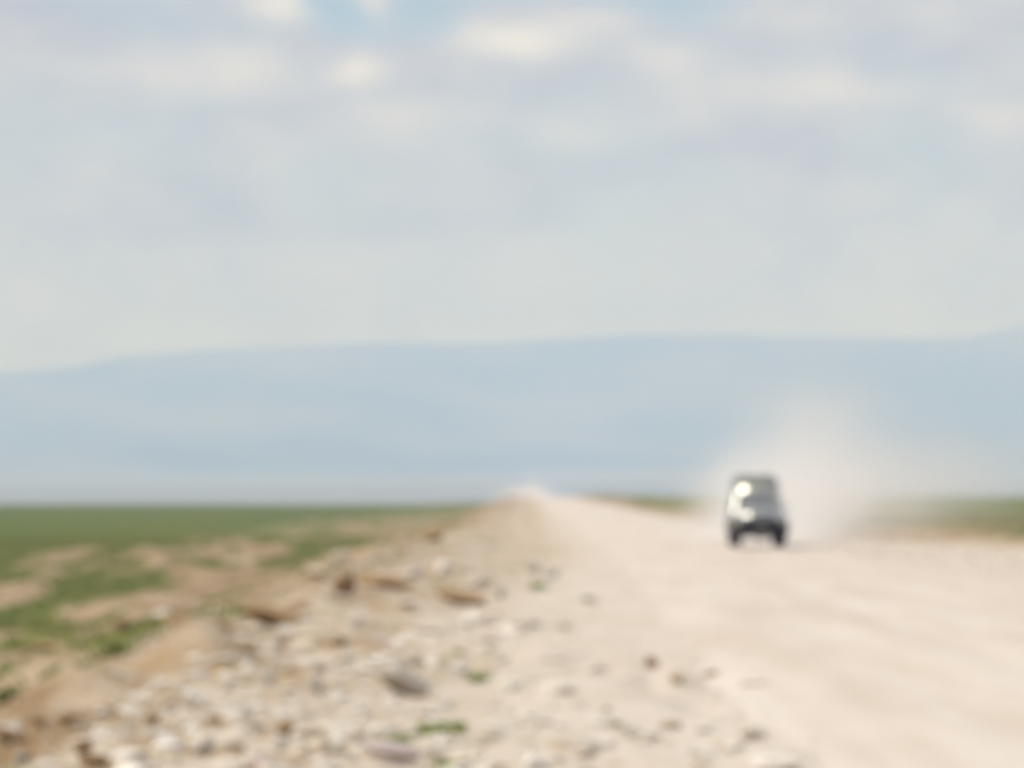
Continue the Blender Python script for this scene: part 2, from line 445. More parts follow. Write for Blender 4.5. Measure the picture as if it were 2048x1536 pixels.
xs_mid = np.arange(-12.0, 14.0, 0.125)
xs_r, v, s = [], 14.0, 0.14
while v < 8600:
    xs_r.append(v); s *= 1.062; v += s
xs_l, v, s = [], -12.125, 0.14
while v > -8600:
    xs_l.append(v); s *= 1.062; v -= s
xs = np.array(xs_l[::-1] + list(xs_mid) + xs_r)
ys = [-600, -300, -120, -50, -20, -8, 0, 4, 8, 12, 15, 18]
v = 20.0
while v < 13200:
    ys.append(v); v += v * (0.0058 if v < 170 else 0.0105 if v < 1050 else 0.006 if v < 1300 else 0.03)
ys = np.array(ys)
X, Y = np.meshgrid(xs, ys)
xv, yv = X.ravel(), Y.ravel()
zt, gm, bm_, pm, bh, shm, drm = terrain(xv, yv)
nx, ny = len(xs), len(ys)
idx = np.arange(nx * ny).reshape(ny, nx)
fc = np.stack([idx[:-1, :-1].ravel(), idx[:-1, 1:].ravel(), idx[1:, 1:].ravel(), idx[1:, :-1].ravel()], 1)
me = from_arrays('ground', np.stack([xv, yv, zt], 1), fc)
for nm, arr in (('grass', gm), ('brown', bm_), ('pale', pm), ('plain', bh), ('shoulder', shm), ('dry', drm)):
    at_ = me.attributes.new(nm, 'FLOAT', 'POINT'); at_.data.foreach_set('value', arr.astype(np.float32))
ground = link_mesh('ground', me, mg, smooth=180)
tag(ground, 'bare tan soil beside the road turning into green grass plain', kind='structure')

# road: a sheet of pale gravel with ragged edges, lying on its bed
ry = ys[(ys >= -120) & (ys < 1260)]
ncol = 72
tt = np.linspace(0, 1, ncol)
RX, RY = [], []
for yy in ry:
    l = float(road_left(yy)) + 0.9 * (float(fbm(np.array([yy / 3.5]), np.array([0.3]), 101, 4)[0]) - 0.5)
    r = float(road_right(yy)) + 1.0 * (float(fbm(np.array([yy / 5.0]), np.array([8.3]), 103, 4)[0]) - 0.5)
    RX.append(ROAD_DIR * yy + l + (r - l) * tt); RY.append(np.full(ncol, yy))
RX, RY = np.array(RX), np.array(RY)
lat = (RX - ROAD_DIR * RY)
rz = terrain(RX.ravel(), RY.ravel())[0].reshape(RX.shape)
crown = 0.075 * np.sin(np.pi * tt)[None, :] ** 0.6
ruts = sum(-0.022 * np.exp(-((lat - c_) / 0.33) ** 2) for c_ in (3.9, 5.3, 7.4, 8.9))
bump = 0.035 * (fbm(RX / 0.9, RY / 3.0, 111) - 0.5) + 0.02 * (fbm(RX / 0.3, RY / 0.9, 113, 3) - 0.5)
edgef = np.clip(np.minimum(tt, 1 - tt) * 9, 0, 1)[None, :]
rz = rz + 0.004 + 0.03 * edgef + crown + (ruts + bump) * edgef
ri = np.arange(rz.size).reshape(rz.shape)
rf = np.stack([ri[:-1, :-1].ravel(), ri[:-1, 1:].ravel(), ri[1:, 1:].ravel(), ri[1:, :-1].ravel()], 1)
road = link_mesh('road', from_arrays('road', np.stack([RX.ravel(), RY.ravel(), rz.ravel()], 1), rf), mr, smooth=180)
tag(road, 'pale dusty gravel road running straight to the horizon', kind='structure')


def surface_z(x, y):
    xr = x - ROAD_DIR * y
    z = ground_z(x, y)
    l, r = float(road_left(y)), float(road_right(y))
    if l < xr < r:
        t = (xr - l) / (r - l)
        z += 0.03 + 0.075 * math.sin(math.pi * t) ** 0.6
    return z


# escarpment far behind the plain
hx = np.linspace(-8400, 8400, 260); hy = np.linspace(11800, 18600, 60)
HX, HY = np.meshgrid(hx, hy)
ridge_px = np.array([-3000, -1200, -400, 0, 150, 250, 400, 700, 1000, 1150, 1300, 1500, 1800, 1930, 2048, 2500, 3300, 5000])
ridge_py = np.array([700, 735, 745, 737, 727, 711, 700, 692, 691, 681, 673, 672, 679, 676, 652, 640, 690, 700])
RIDGE_Y = 16200.0
top = H + (HORIZON - np.interp(1024 + F * HX / RIDGE_Y, ridge_px, ridge_py)) / F * RIDGE_Y
base = np.interp(HY, [11800, 13000], [50, 74])
spur = fbm(HX / 900, HY / 2600, 201, 5)
prof = sstep(HY + 1500 * (spur - 0.5), 12300, 15900) ** 1.15
prof = 0.62 * prof + 0.38 * sstep(HY + 2200 * (fbm(HX / 1600, HY / 3000, 207, 4) - 0.5), 14800, 16200)
hz = base + (top - base) * np.clip(prof, 0, 1) - 40 * (fbm(HX / 420, HY / 900, 203, 4) - 0.5) * np.clip(prof * 4, 0, 1) * (1 - prof)
hz = np.where(HY > RIDGE_Y, np.minimum(hz, top - (HY - RIDGE_Y) * 0.03), hz)
hi = np.arange(hz.size).reshape(hz.shape)
hf = np.stack([hi[:-1, :-1].ravel(), hi[:-1, 1:].ravel(), hi[1:, 1:].ravel(), hi[1:, :-1].ravel()], 1)
hills = link_mesh('hills', from_arrays('hills', np.stack([HX.ravel(), HY.ravel(), hz.ravel()], 1), hf), mh, smooth=180)
tag(hills, 'long flat topped escarpment fading blue beyond the plain', kind='structure')

# ------------------------------------------------------------------ air
def box_mesh(name, x0, x1, y0, y1, z0, z1):
    v = np.array([[x, y, z] for z in (z0, z1) for y in (y0, y1) for x in (x0, x1)], float)
    f = np.array([[0, 2, 3, 1], [4, 5, 7, 6], [0, 1, 5, 4], [2, 6, 7, 3], [0, 4, 6, 2], [1, 3, 7, 5]])
    return from_arrays(name, v, f)


m, N = new_mat('haze_air')
pv = N.n('ShaderNodeVolumePrincipled')
pv.inputs['Color'].default_value = (0.34, 0.50, 1.0, 1.0)
pv.inputs['Absorption Color'].default_value = (1.0, 1.0, 1.0, 1.0)
pv.inputs['Density'].default_value = 2.1e-4
pv.inputs['Anisotropy'].default_value = 0.0
N.n('ShaderNodeOutputMaterial', inp={'Volume': pv.outputs[0]})
haze = link_mesh('haze', box_mesh('haze', -8900, 8900, -700, 18900, -19.5, max(780.0, float(hz.max()) + 15)), m)
tag(haze, 'pale blue haze in the air over the plain', kind='stuff')


def dust(name, blobs, ext, dens, step, label, nscale):
    """Airborne dust: an uneven volume made of overlapping soft puffs."""
    m, N = new_mat(name + '_air')
    co = N.n('ShaderNodeTexCoord').outputs['Object']
    wn = N.n('ShaderNodeTexNoise', inp={'Vector': co, 'Scale': nscale, 'Detail': 4.0, 'Roughness': 0.55})
    jig = N.v('SCALE', N.v('SUBTRACT', wn.outputs['Color'], (0.5, 0.5, 0.5)))
    N.t.nodes[-1].inputs['Scale'].default_value = 1.5 / nscale * 0.9
    p = N.v('ADD', co, jig)
    acc = None
    for (cx, cy, cz, rx, ry_, rz_, amp) in blobs:
        dv = N.v('DIVIDE', N.v('SUBTRACT', p, (cx, cy, cz)), (rx, ry_, rz_))
        g = N.m('MULTIPLY', N.m('POWER', 2.718, N.m('MULTIPLY', N.v('DOT_PRODUCT', dv, dv), -1.0)), amp)
        acc = g if acc is None else N.m('ADD', acc, g)
    acc = N.m('MULTIPLY', acc, N.ramp(wn.outputs['Fac'], 0.32, 0.68, 0.25, 1.7))
    acc = N.m('MAXIMUM', N.m('SUBTRACT', acc, 0.012), 0.0)
    pv = N.n('ShaderNodeVolumePrincipled')
    pv.inputs['Color'].default_value = (0.95, 0.94, 0.928, 1.0)
    pv.inputs['Anisotropy'].default_value = 0.1
    N.put(pv.inputs['Density'], N.m('MULTIPLY', acc, dens))
    N.n('ShaderNodeOutputMaterial', inp={'Volume': pv.outputs[0]})
    try: m.cycles.volume_step_rate = step
    except Exception: pass
    o = link_mesh(name, box_mesh(name, *ext), m)
    tag(o, label, 'dust cloud', kind='stuff')
    return o


# plume thrown up behind the truck, drifting off to the right of the road
dust('dust_cloud',
     [(10.0, 150, 0.6, 2.2, 8, 1.4, 0.85), (11.6, 160, 2.0, 2.4, 11, 1.8, 0.72), (13.2, 168, 3.8, 2.6, 12, 2.2, 0.42),
      (15.2, 168, 1.7, 3.2, 14, 1.5, 0.34), (18.2, 178, 2.8, 4.2, 16, 1.7, 0.20), (8.9, 143, 0.3, 1.7, 5, 0.8, 0.8), (13.4, 196, 1.2, 3.2, 22, 2.2, 0.25),
      (22.5, 186, 2.9, 4.2, 16, 1.6, 0.10)],
     (-1.0, 34.0, 137.5, 255.0, -1.3, 11.5), 0.118, 1.0, 'pale dust plume billowing behind the truck and drifting right', 0.35)
dust('dust_cloud',
     [(5.2, 1080, 1.6, 4.5, 30, 1.9, 0.9), (2.0, 1095, 1.2, 7, 40, 1.4, 0.3)],
     (-30.0, 40.0, 980.0, 1200.0, -4.0, 11.0), 0.05, 1.0, 'small distant dust puff where the road meets the horizon', 0.15)

# ------------------------------------------------------------------ the truck
def bm_to(name, bm, mat, parent, smooth=35):
    me = bpy.data.meshes.new(name); bmesh.ops.recalc_face_normals(bm, faces=bm.faces[:]); bm.to_mesh(me); bm.free()
    return link_mesh(name, me, mat, parent, smooth)


def rrect(hx_, hy_, r, n=5):
    """Outline of a rounded rectangle, counter-clockwise."""
    r = min(r, hx_ * 0.999, hy_ * 0.999); pts = []
    for cx, cy, a0 in ((hx_ - r, hy_ - r, 0), (-hx_ + r, hy_ - r, 90), (-hx_ + r, -hy_ + r, 180), (hx_ - r, -hy_ + r, 270)):
        for k in range(n + 1):
            a = math.radians(a0 + 90 * k / n); pts.append((cx + r * math.cos(a), cy + r * math.sin(a)))
    return pts


def loft(bm, rings):
    vs = [[bm.verts.new(p) for p in r] for r in rings]
    n = len(vs[0])
    for a, b in zip(vs[:-1], vs[1:]):
        for k in range(n): bm.faces.new((a[k], a[(k + 1) % n], b[(k + 1) % n], b[k]))
    bm.faces.new(vs[0][::-1]); bm.faces.new(vs[-1])


def loft_y(secs):          # (y, half width, z0, z1, radius)
    bm = bmesh.new()
    loft(bm, [[(px, y, (z0 + z1) / 2 + pz) for px, pz in rrect(hw, (z1 - z0) / 2, r)] for y, hw, z0, z1, r in secs])
    return bm


def loft_z(secs):          # (z, half width, y0, y1, radius)
    bm = bmesh.new()
    loft(bm, [[(px, (y0 + y1) / 2 + py, z) for px, py in rrect(hw, (y1 - y0) / 2, r, 7)] for z, hw, y0, y1, r in secs])
    return bm


def rbox(c, size, r=0.02, bm=None):
    bm = bm or bmesh.new()
    g = bmesh.ops.create_cube(bm, size=1.0)['verts']
    for v in g: v.co = Vector((v.co.x * size[0] + c[0], v.co.y * size[1] + c[1], v.co.z * size[2] + c[2]))
    if r > 0:
        es = list({e for v in g for e in v.link_edges})
        bmesh.ops.bevel(bm, geom=es, offset=min(r, min(size) * 0.45), segments=2, affect='EDGES', profile=0.5)
    return bm


def tube(pts, r, bm=None, n=8):
    bm = bm or bmesh.new(); rings = []
    for i, p in enumerate(pts):
        p = Vector(p)
        t = (Vector(pts[min(i + 1, len(pts) - 1)]) - Vector(pts[max(i - 1, 0)])).normalized()
        u = t.cross(Vector((0, 0, 1)) if abs(t.z) < 0.9 else Vector((1, 0, 0))).normalized(); w = t.cross(u)
        rings.append([p + r * (math.cos(2 * math.pi * k / n) * u + math.sin(2 * math.pi * k / n) * w) for k in range(n)])
    loft(bm, rings); return bm


def lathe(prof, axis='x', n=28, c=(0, 0, 0), closed=False):
    """prof: (along axis, radius)."""
    bm = bmesh.new(); rings = []
    for a, r in prof:
        ring = []
        for k in range(n):
            t = 2 * math.pi * k / n
            p = (a, r * math.cos(t), r * math.sin(t)) if axis == 'x' else (r * math.cos(t), a, r * math.sin(t))
            ring.append((p[0] + c[0], p[1] + c[1], p[2] + c[2]))
        rings.append(ring)
    loft(bm, rings); return bm


def slab(quad, t, r=0.0):
    """A pane: four corners, thickened outwards along its normal."""
    bm = bmesh.new(); q = [Vector(p) for p in quad]
    nrm = (q[1] - q[0]).cross(q[3] - q[0]).normalized()
    a = [bm.verts.new(p) for p in q]; b = [bm.verts.new(p + nrm * t) for p in q]
    bm.faces.new(a[::-1]); bm.faces.new(b)
    for k in range(4): bm.faces.new((a[k], a[(k + 1) % 4], b[(k + 1) % 4], b[k]))
    return bm


def plain_mat(name, col, rough, metal=0.0, dust_amt=0.25, coat=0.0, spec=0.5):
    m, N = new_mat(name)
    co = N.n('ShaderNodeTexCoord').outputs['Object']
    n = N.noise(co, 3.5, 5, 0.6)
    sepz = N.n('ShaderNodeSeparateXYZ', inp={0: co})
    low = N.ramp(sepz.outputs[2], 0.3, 1.2, 0.5, 0.0)          # road dust clings to the lower panels
    f = N.m('MULTIPLY', N.m('ADD', N.ramp(n, 0.4, 0.75), low), dust_amt, clamp=True)
    c = N.mix(f, col, rgb(0.46, 0.38, 0.29))
    finish(N, c, N.m('ADD', rough, N.m('MULTIPLY', f, 0.3)), Metallic=metal, Coat_Weight=coat, Coat_Roughness=0.12, Specular_IOR_Level=spec)
    return m


P_PAINT = plain_mat('olive_paint', rgb(0.63, 0.615, 0.545), 0.34, 0.88, 0.18, 1.0)
P_ROOF = plain_mat('roof_paint', rgb(0.24, 0.23, 0.165), 0.32, 0.6, 0.25, 0.8)
P_DARK = plain_mat('black_plastic', rgb(0.020, 0.018, 0.015), 0.75, 0, 0.03, 0.0, 0.2)
P_RUBBER = plain_mat('tyre_rubber', rgb(0.018, 0.017, 0.016), 0.85, 0, 0.05)
P_STEEL = plain_mat('painted_steel', rgb(0.30, 0.29, 0.27), 0.38, 0.8, 0.3)
P_CHROME = plain_mat('chrome', rgb(0.70, 0.70, 0.68), 0.118, 1.0, 0.1)
P_GLASS = plain_mat('window_glass', rgb(0.18, 0.20, 0.205), 0.10, 0, 0.45, 0.0, 1.0)
P_LENS = plain_mat('lamp_lens', rgb(0.42, 0.42, 0.40), 0.10, 0.2, 0.1, 0.5)
P_AMBER = plain_mat('amber_lens', rgb(0.30, 0.13, 0.05), 0.15, 0, 0.1)
P_RED = plain_mat('red_lens', rgb(0.40, 0.02, 0.02), 0.15, 0, 0.1)
P_PLATE = plain_mat('plate_face', rgb(0.30, 0.28, 0.22), 0.5, 0, 0.35)

truck = bpy.data.objects.new('safari_truck', None); C.objects.link(truck)
TX, TY = 8.47, 133.0
truck.location = (TX, TY, surface_z(TX, TY - 0.0) + 0.006)
truck.rotation_euler = (0, 0, 0.008)
tag(truck, 'olive four wheel drive truck with raised roof driving towards us ahead of its dust', 'truck')

# front is -y; origin on the ground midway along
body = bm_to('body', loft_y([(-2.20, 0.74, 0.66, 0.98, 0.10), (-2.16, 0.83, 0.60, 1.02, 0.14), (-2.02, 0.885, 0.54, 1.05, 0.16), (-1.5, 0.905, 0.50, 1.07, 0.15),
                             (-0.8, 0.91, 0.48, 1.17, 0.12), (1.0, 0.91, 0.48, 1.17, 0.12), (2.2, 0.90, 0.52, 1.17, 0.12), (2.38, 0.86, 0.58, 1.14, 0.12)]), P_PAINT, truck)
bm = bmesh.new()
rows = []
for u in np.linspace(0.0, 1.0, 15):
    a_ = math.radians(88 - 88 * u)                            # a domed bonnet, rounded down to the nose and the wings
    y = -0.80 - 1.32 * math.sin(a_)
    hw = min(0.80, 1.15 * math.cos(a_) * 0.985 + 0.02)
    rows.append([bm.verts.new((hw * t, y, 1.04 + 0.335 * math.sqrt(max(0.0, 1 - (hw * t / 1.15) ** 2 - ((y + 0.80) / 1.32) ** 2)))) for t in np.linspace(-1, 1, 21)])
low = [[bm.verts.new((v.co.x, v.co.y, 0.97)) for v in r] for r in rows]
for a, b in zip(rows[:-1], rows[1:]):
    for k in range(20): bm.faces.new((a[k], a[k + 1], b[k + 1], b[k]))
for k in range(20):
    bm.faces.new((low[0][k], low[0][k + 1], rows[0][k + 1], rows[0][k])); bm.faces.new((rows[-1][k], rows[-1][k + 1], low[-1][k + 1], low[-1][k]))
for k in (0, 20):
    for i in range(len(rows) - 1): bm.faces.new((rows[i][k], rows[i + 1][k], low[i + 1][k], low[i][k]))
bm_to('bonnet', bm, P_PAINT, truck, 50)
for s in (-1, 1):   # front wings, rounded over the wheels
    bm_to('wing', loft_y([(-2.13, 0.08, 0.90, 1.00, 0.04), (-2.04, 0.12, 0.88, 1.065, 0.08), (-1.8, 0.13, 0.86, 1.10, 0.09), (-0.85, 0.13, 0.86, 1.18, 0.09)]), P_PAINT, truck).location.x = 0.775 * s
# cabin
CB = dict(zb=1.165, zt=1.86, hb=0.885, ht=0.755, yf0=-0.86, yf1=-0.36, yb0=2.34, yb1=2.24)
cab = loft_z([(CB['zb'], CB['hb'], CB['yf0'], CB['yb0'], 0.07), (1.50, 0.825, -0.62, 2.30, 0.08), (CB['zt'], CB['ht'], CB['yf1'], CB['yb1'], 0.10)])
bm_to('cabin', cab, P_PAINT, truck)


def cabpt(u, z, side, off=0.0):
    """A point on the side of the cabin: u metres along, at height z."""
    t = (z - CB['zb']) / (CB['zt'] - CB['zb'])
    return (side * (CB['hb'] + (CB['ht'] - CB['hb']) * t + off), u, z)


ws = bm_to('windscreen', slab([(-0.75, -0.765, 1.29), (0.75, -0.765, 1.29), (0.655, -0.405, 1.80), (-0.655, -0.405, 1.80)], 0.022), P_GLASS, truck)
bm = rbox((0, 0, 0), (0.012, 0.012, 0.012), 0); bm.free()
for x0, x1 in ((-0.52, -0.06), (0.10, 0.56)):
    bm_to('wiper', tube([(x0, -0.80, 1.335), ((x0 + x1) / 2, -0.755, 1.365), (x1, -0.74, 1.39)], 0.011, n=6), P_DARK, ws)
# lifted safari roof with a rounded brow
BROW = [(1.862, 0.79, -0.495), (1.90, 0.81, -0.49), (1.95, 0.81, -0.452), (2.00, 0.808, -0.412), (2.05, 0.804, -0.368), (2.10, 0.798, -0.320)]
CROWN = [(2.10, 0.795, -0.317), (2.15, 0.79, -0.268), (2.20, 0.78, -0.208), (2.25, 0.77, -0.140), (2.30, 0.755, -0.060), (2.35, 0.735, 0.035), (2.40, 0.70, 0.155), (2.44, 0.65, 0.30), (2.465, 0.55, 0.50)]
brow = bm_to('roof_brow', loft_z([(z, hw, y0, 2.29, 0.62) for z, hw, y0 in BROW]), P_PAINT, truck, 60)
roof = bm_to('roof', loft_z([(z + 0.002, hw, y0, 2.285 - (hw < 0.7) * 0.2, 0.60 if hw > 0.7 else 0.5) for z, hw, y0 in CROWN]), P_ROOF, truck, 60)
for x in (-0.45, 0.45):
    bm_to('roof_rail', tube([(x, 0.55, 2.44), (x, 0.62, 2.485), (x, 1.75, 2.485), (x, 1.85, 2.44)], 0.016), P_DARK, roof)
# doors and side glass
for s in (-1, 1):
    for y0, y1 in ((-0.62, 0.36), (0.42, 1.36)):
        dr = bm_to('door', rbox((s * 0.913, (y0 + y1) / 2, 0.845), (0.022, y1 - y0, 0.60), 0.010), P_PAINT, truck)
        bm_to('handle', rbox((s * 0.938, y1 - 0.13, 1.02), (0.03, 0.14, 0.032), 0.01), P_DARK, dr)
        yt = y0 + 0.28 if y0 < 0 else y0 + 0.04
        q = [cabpt(y0 + 0.05, 1.22, s, -0.004), cabpt(y1 - 0.03, 1.22, s, -0.004), cabpt(y1 - 0.05, 1.76, s, -0.004), cabpt(yt, 1.76, s, -0.004)]
        bm_to('window', slab(q if s > 0 else q[::-1], 0.016), P_GLASS, dr)
    q = [cabpt(1.44, 1.22, s, -0.004), cabpt(2.2, 1.22, s, -0.004), cabpt(2.14, 1.76, s, -0.004), cabpt(1.46, 1.76, s, -0.004)]
    bm_to('quarter_window', slab(q if s > 0 else q[::-1], 0.016), P_GLASS, truck)
    mi = bm_to('wing_mirror', rbox((s * 1.0, -0.56, 1.36), (0.13, 0.07, 0.19), 0.03), P_PAINT, truck)
    bm_to('mirror_arm', tube([(s * 0.86, -0.55, 1.28), (s * 0.95, -0.55, 1.33)], 0.014, n=6), P_DARK, mi)
rd = bm_to('rear_door', rbox((0, 2.385, 0.90), (1.5, 0.022, 0.50), 0.01), P_PAINT, truck)
bm_to('rear_window', slab([(0.66, 2.335, 1.24), (-0.66, 2.335, 1.24), (-0.6, 2.262, 1.76), (0.6, 2.262, 1.76)], 0.016), P_GLASS, truck)
# front
bm_to('front_shade_panel', rbox((0, -2.185, 0.80), (1.60, 0.05, 0.34), 0.02), P_DARK, truck)  # black panel added to darken the nose, where the front lies in shade
gr = bm_to('grille', rbox((0, -2.215, 0.865), (0.98, 0.04, 0.20), 0.02), P_DARK, truck)
for k in range(5):
    bm_to('slat', rbox((0, -2.232, 0.765 + 0.05 * k), (0.96, 0.018, 0.010), 0.003), P_DARK, gr)
for s in (-1, 1):
    hl = bm_to('headlight', lathe([(-2.160, 0.02), (-2.160, 0.100), (-2.225, 0.100), (-2.235, 0.092), (-2.228, 0.085)], 'y', 24, (s * 0.655, 0, 0.885)), P_CHROME, truck)
    bm_to('lens', lathe([(-2.222, 0.083), (-2.240, 0.070), (-2.252, 0.055), (-2.256, 0.015)], 'y', 24, (s * 0.655, 0, 0.885)), P_LENS, hl)
    bm_to('indicator', rbox((s * 0.815, -2.155, 0.87), (0.07, 0.07, 0.15), 0.02), P_AMBER, truck)
    bm_to('tail_light', rbox((s * 0.84, 2.385, 0.86), (0.09, 0.03, 0.26), 0.01), P_RED, truck)
bu = bm_to('bumper', loft_y([(-2.50, 0.70, 0.44, 0.68, 0.05), (-2.46, 0.83, 0.40, 0.72, 0.06), (-2.34, 0.895, 0.38, 0.74, 0.05), (-2.22, 0.87, 0.42, 0.70, 0.05)]), P_DARK, truck)
bb = bmesh.new()
for s in (-1, 1):
    tube([(s * 0.46, -2.47, 0.60), (s * 0.46, -2.56, 0.72), (s * 0.44, -2.50, 1.02), (s * 0.36, -2.47, 1.09)], 0.032, bb)
tube([(-0.36, -2.47, 1.09), (0.36, -2.47, 1.09)], 0.032, bb)
tube([(-0.46, -2.535, 0.86), (0.46, -2.535, 0.86)], 0.026, bb)
bm_to('bull_bar', bb, P_DARK, truck, 60)
bm_to('licence_plate', rbox((0, -2.508, 0.575), (0.50, 0.012, 0.11), 0.004), P_PLATE, bu)
bm_to('rear_bumper', rbox((0, 2.44, 0.56), (1.7, 0.12, 0.16), 0.03), P_DARK, truck)
# running gear
WR = 0.395
for y in (-1.45, 1.32):
    for s in (-1, 1):
        wx = 0.765 * s
        t_ = [(-0.130, 0.24), (-0.130, 0.34), (-0.118, 0.378), (-0.09, WR), (0.09, WR), (0.118, 0.378), (0.130, 0.34), (0.130, 0.24), (0.09, 0.215), (-0.09, 0.215)]
        wh = bm_to('wheel', lathe([(0.10 * -1, 0.05), (-0.10, 0.10), (0.06, 0.10), (0.085, 0.05)], 'x', 20, (wx, y, WR)), P_DARK, truck)
        bm_to('tyre', lathe(t_, 'x', 36, (wx, y, WR)), P_RUBBER, wh, 40)
        so = s
        bm_to('rim', lathe([(so * 0.06, 0.232), (so * 0.105, 0.238), (so * 0.108, 0.215), (so * 0.07, 0.19), (so * 0.085, 0.09), (so * 0.12, 0.07), (so * 0.125, 0.02)], 'x', 28, (wx, y, WR)), P_STEEL, wh, 40)
        fl = bmesh.new()
        arc = [(s * 0.915, y + 0.50 * math.cos(a), WR + 0.03 + 0.50 * math.sin(a)) for a in np.linspace(0.12, math.pi - 0.12, 13)]
        tube(arc, 0.045, fl, 8)
        bm_to('wheel_arch', fl, P_DARK, truck, 60)
        mf = rbox((s * 0.76, y + (0.56), 0.42), (0.26, 0.015, 0.30), 0.004)
        bm_to('mud_flap', mf, P_RUBBER, truck)
    ax = tube([(-0.68, y, WR), (0.68, y, WR)], 0.055)
    bmesh.ops.create_uvsphere(ax, u_segments=14, v_segments=8, radius=0.15, matrix=Matrix.Translation((0.12, y, WR)))
    bm_to('axle', ax, P_DARK, truck, 60)
bm_to('chassis', rbox((0, 0.05, 0.53), (1.2, 4.3, 0.12), 0.02), P_DARK, truck)
sw = bm_to('spare_wheel', lathe([(2.40, 0.10), (2.40, 0.34), (2.43, 0.38), (2.58, 0.38), (2.62, 0.33), (2.60, 0.22), (2.55, 0.20), (2.55, 0.04)], 'y', 32, (0.1, 0, 1.05)), P_RUBBER, truck, 40)

# ------------------------------------------------------------------ stones and clods
def stone_mesh(name, seed, npts, mat, flat=0.75, rough=0.25):
    r = random.Random(seed); bm = bmesh.new()
    for _ in range(npts):
        v = Vector((r.gauss(0, 1), r.gauss(0, 1), r.gauss(0, 1))).normalized() * (1 - rough * r.random())
        bm.verts.new((v.x, v.y * 0.85, v.z * flat))
    res = bmesh.ops.convex_hull(bm, input=bm.verts[:])
    bmesh.ops.delete(bm, geom=[g for g in res['geom_interior'] if isinstance(g, bmesh.types.BMVert)], context='VERTS')
    me = bpy.data.meshes.new(name); bm.to_mesh(me); bm.free()
    me.materials.append(mat)
    return me


SM = {}
for key, mat in (('pale', M_PALE), ('tan', M_TAN), ('grey', M_GREY), ('pink', M_PINK), ('clod', M_CLOD), ('ochre', M_OCHRE)):
    SM[key] = [stone_mesh(key + '_lump', hash_ + 13 * i, 20 if key in ('clod', 'ochre') else 17, mat, 0.8, 0.3) for i, hash_ in enumerate((5, 19, 44, 71, 92))]


def lump(name, key, x, y, z, sx, sy, sz, rot=(0, 0, 0), variant=0):
    o = bpy.data.objects.new(name, SM[key][variant % 5]); C.objects.link(o)
    o.location = (x, y, z); o.scale = (sx, sy, sz); o.rotation_euler = rot
    return o


# (px, py of its middle, width px, height px, kind, tilt, label)
BIG = [
    (382, 1405, 46, 62, 'pale', 0.1, 'white upright stone in the rubble, tallest of the pale ones on the left bank'),
    (404, 1492, 46, 46, 'pale', 0.5, 'white rounded stone near the front edge below the tall white stone'),
    (533, 1356, 44, 42, 'pale', 0.9, 'white blocky stone standing midway between the tall white stone and the grey boulder'),
    (630, 1370, 50, 46, 'pale', 1.4, 'white stone just left of the big grey boulder'),
    (711, 1466, 46, 54, 'pale', 2.0, 'white stone above the pink slab'),
    (806, 1368, 118, 66, 'grey', 0.30, 'largest grey boulder on the bank, long and tilted down to the right'),
    (778, 1322, 80, 36, 'pale', 0.15, 'broad cream stone lying directly behind the large grey boulder'),
    (866, 1330, 42, 30, 'pale', 2.2, 'small cream stone right behind the grey boulder, next to the grass sprout'),
    (920, 1342, 44, 32, 'pale', 0.7, 'cream stone touching the left side of a small grass sprout'),
    (785, 1510, 132, 50, 'pink', 0.18, 'flat pinkish slab with a dark underside beside fresh green grass at the front'),
    (866, 1506, 58, 32, 'pale', 1.0, 'pale flat stone between the pink slab and the grass clump'),
    (826, 1146, 46, 30, 'pale', 0.4, 'leftmost pale stone of the white heap far along the bank'),
    (888, 1137, 54, 38, 'pale', 1.7, 'topmost white stone of the white heap far along the bank'),
    (954, 1164, 66, 40, 'pale', 0.45, 'right hand white slab of the heap far along the bank, leaning downhill'),
    (1003, 1184, 26, 32, 'grey', 1.2, 'small grey stone added as the shaded right end of the far white heap'),  # grey lump added for the shaded end of the white rock
    (815, 1207, 44, 26, 'pale', 0.2, 'lone cream stone on tan soil below the far white heap'),
    (634, 1144, 60, 36, 'tan', 2.4, 'sandy yellow stone at the top of the bank beside the grass'),
    (682, 1120, 56, 34, 'tan', 0.8, 'sandy stone on the bank behind the sandy yellow one'),
    (1066, 1136, 48, 40, 'pale', 1.1, 'pale stone by itself on the shoulder right of the far white heap'),
    (1104, 1146, 34, 26, 'grey', 0.6, 'dull grey stone right beside the lone pale stone on the shoulder'),
    (1504, 1466, 62, 40, 'pale', 0.2, 'bright white stone at the edge of the road near the front'),
    (1462, 1494, 46, 32, 'pale', 1.9, 'smaller white stone left of the bright one at the road edge'),
    (1556, 1526, 116, 44, 'pale', 0.1, 'broad pale rock on the road edge at the very bottom'),
    (1182, 1490, 46, 34, 'pale', 0.7, 'pale stone alone on the sandy shoulder in front of the olive tuft'),
    (1355, 1352, 60, 36, 'tan', 1.3, 'sandy rock set in a ring of dark hollows beside the road'),
    (640, 1336, 38, 24, 'grey', 0.9, 'greyish stone between two white ones on the bank'),
    (275, 1516, 40, 30, 'grey', 0.5, 'grey stone near the bottom left, right of the dark brown clods'),
    (45, 1492, 60, 40, 'grey', 1.5, 'large grey stone at the bottom left corner above the blackish clod'),
    (20, 1468, 50, 42, 'pale', 0.3, 'lilac white stone at the left edge near the bottom'),
    (325, 1220, 50, 32, 'pale', 0.9, 'pale stone standing in the grass strips beyond the bank'),
    (230, 1352, 44, 24, 'pale', 1.8, 'chalky stone on the tan mound next to the dark green bush'),
    (515, 1452, 40, 22, 'grey', 0.4, 'left one of two dull stones in front of the white blocky stone'),
    (1022, 1368, 60, 34, 'pale', 0.6, 'pale stone right of the fresh grass sprouts on the shoulder'),
    (1128, 1378, 64, 30, 'pale', 2.1, 'wide pale stone halfway between the grass sprouts and the hollows'),
]
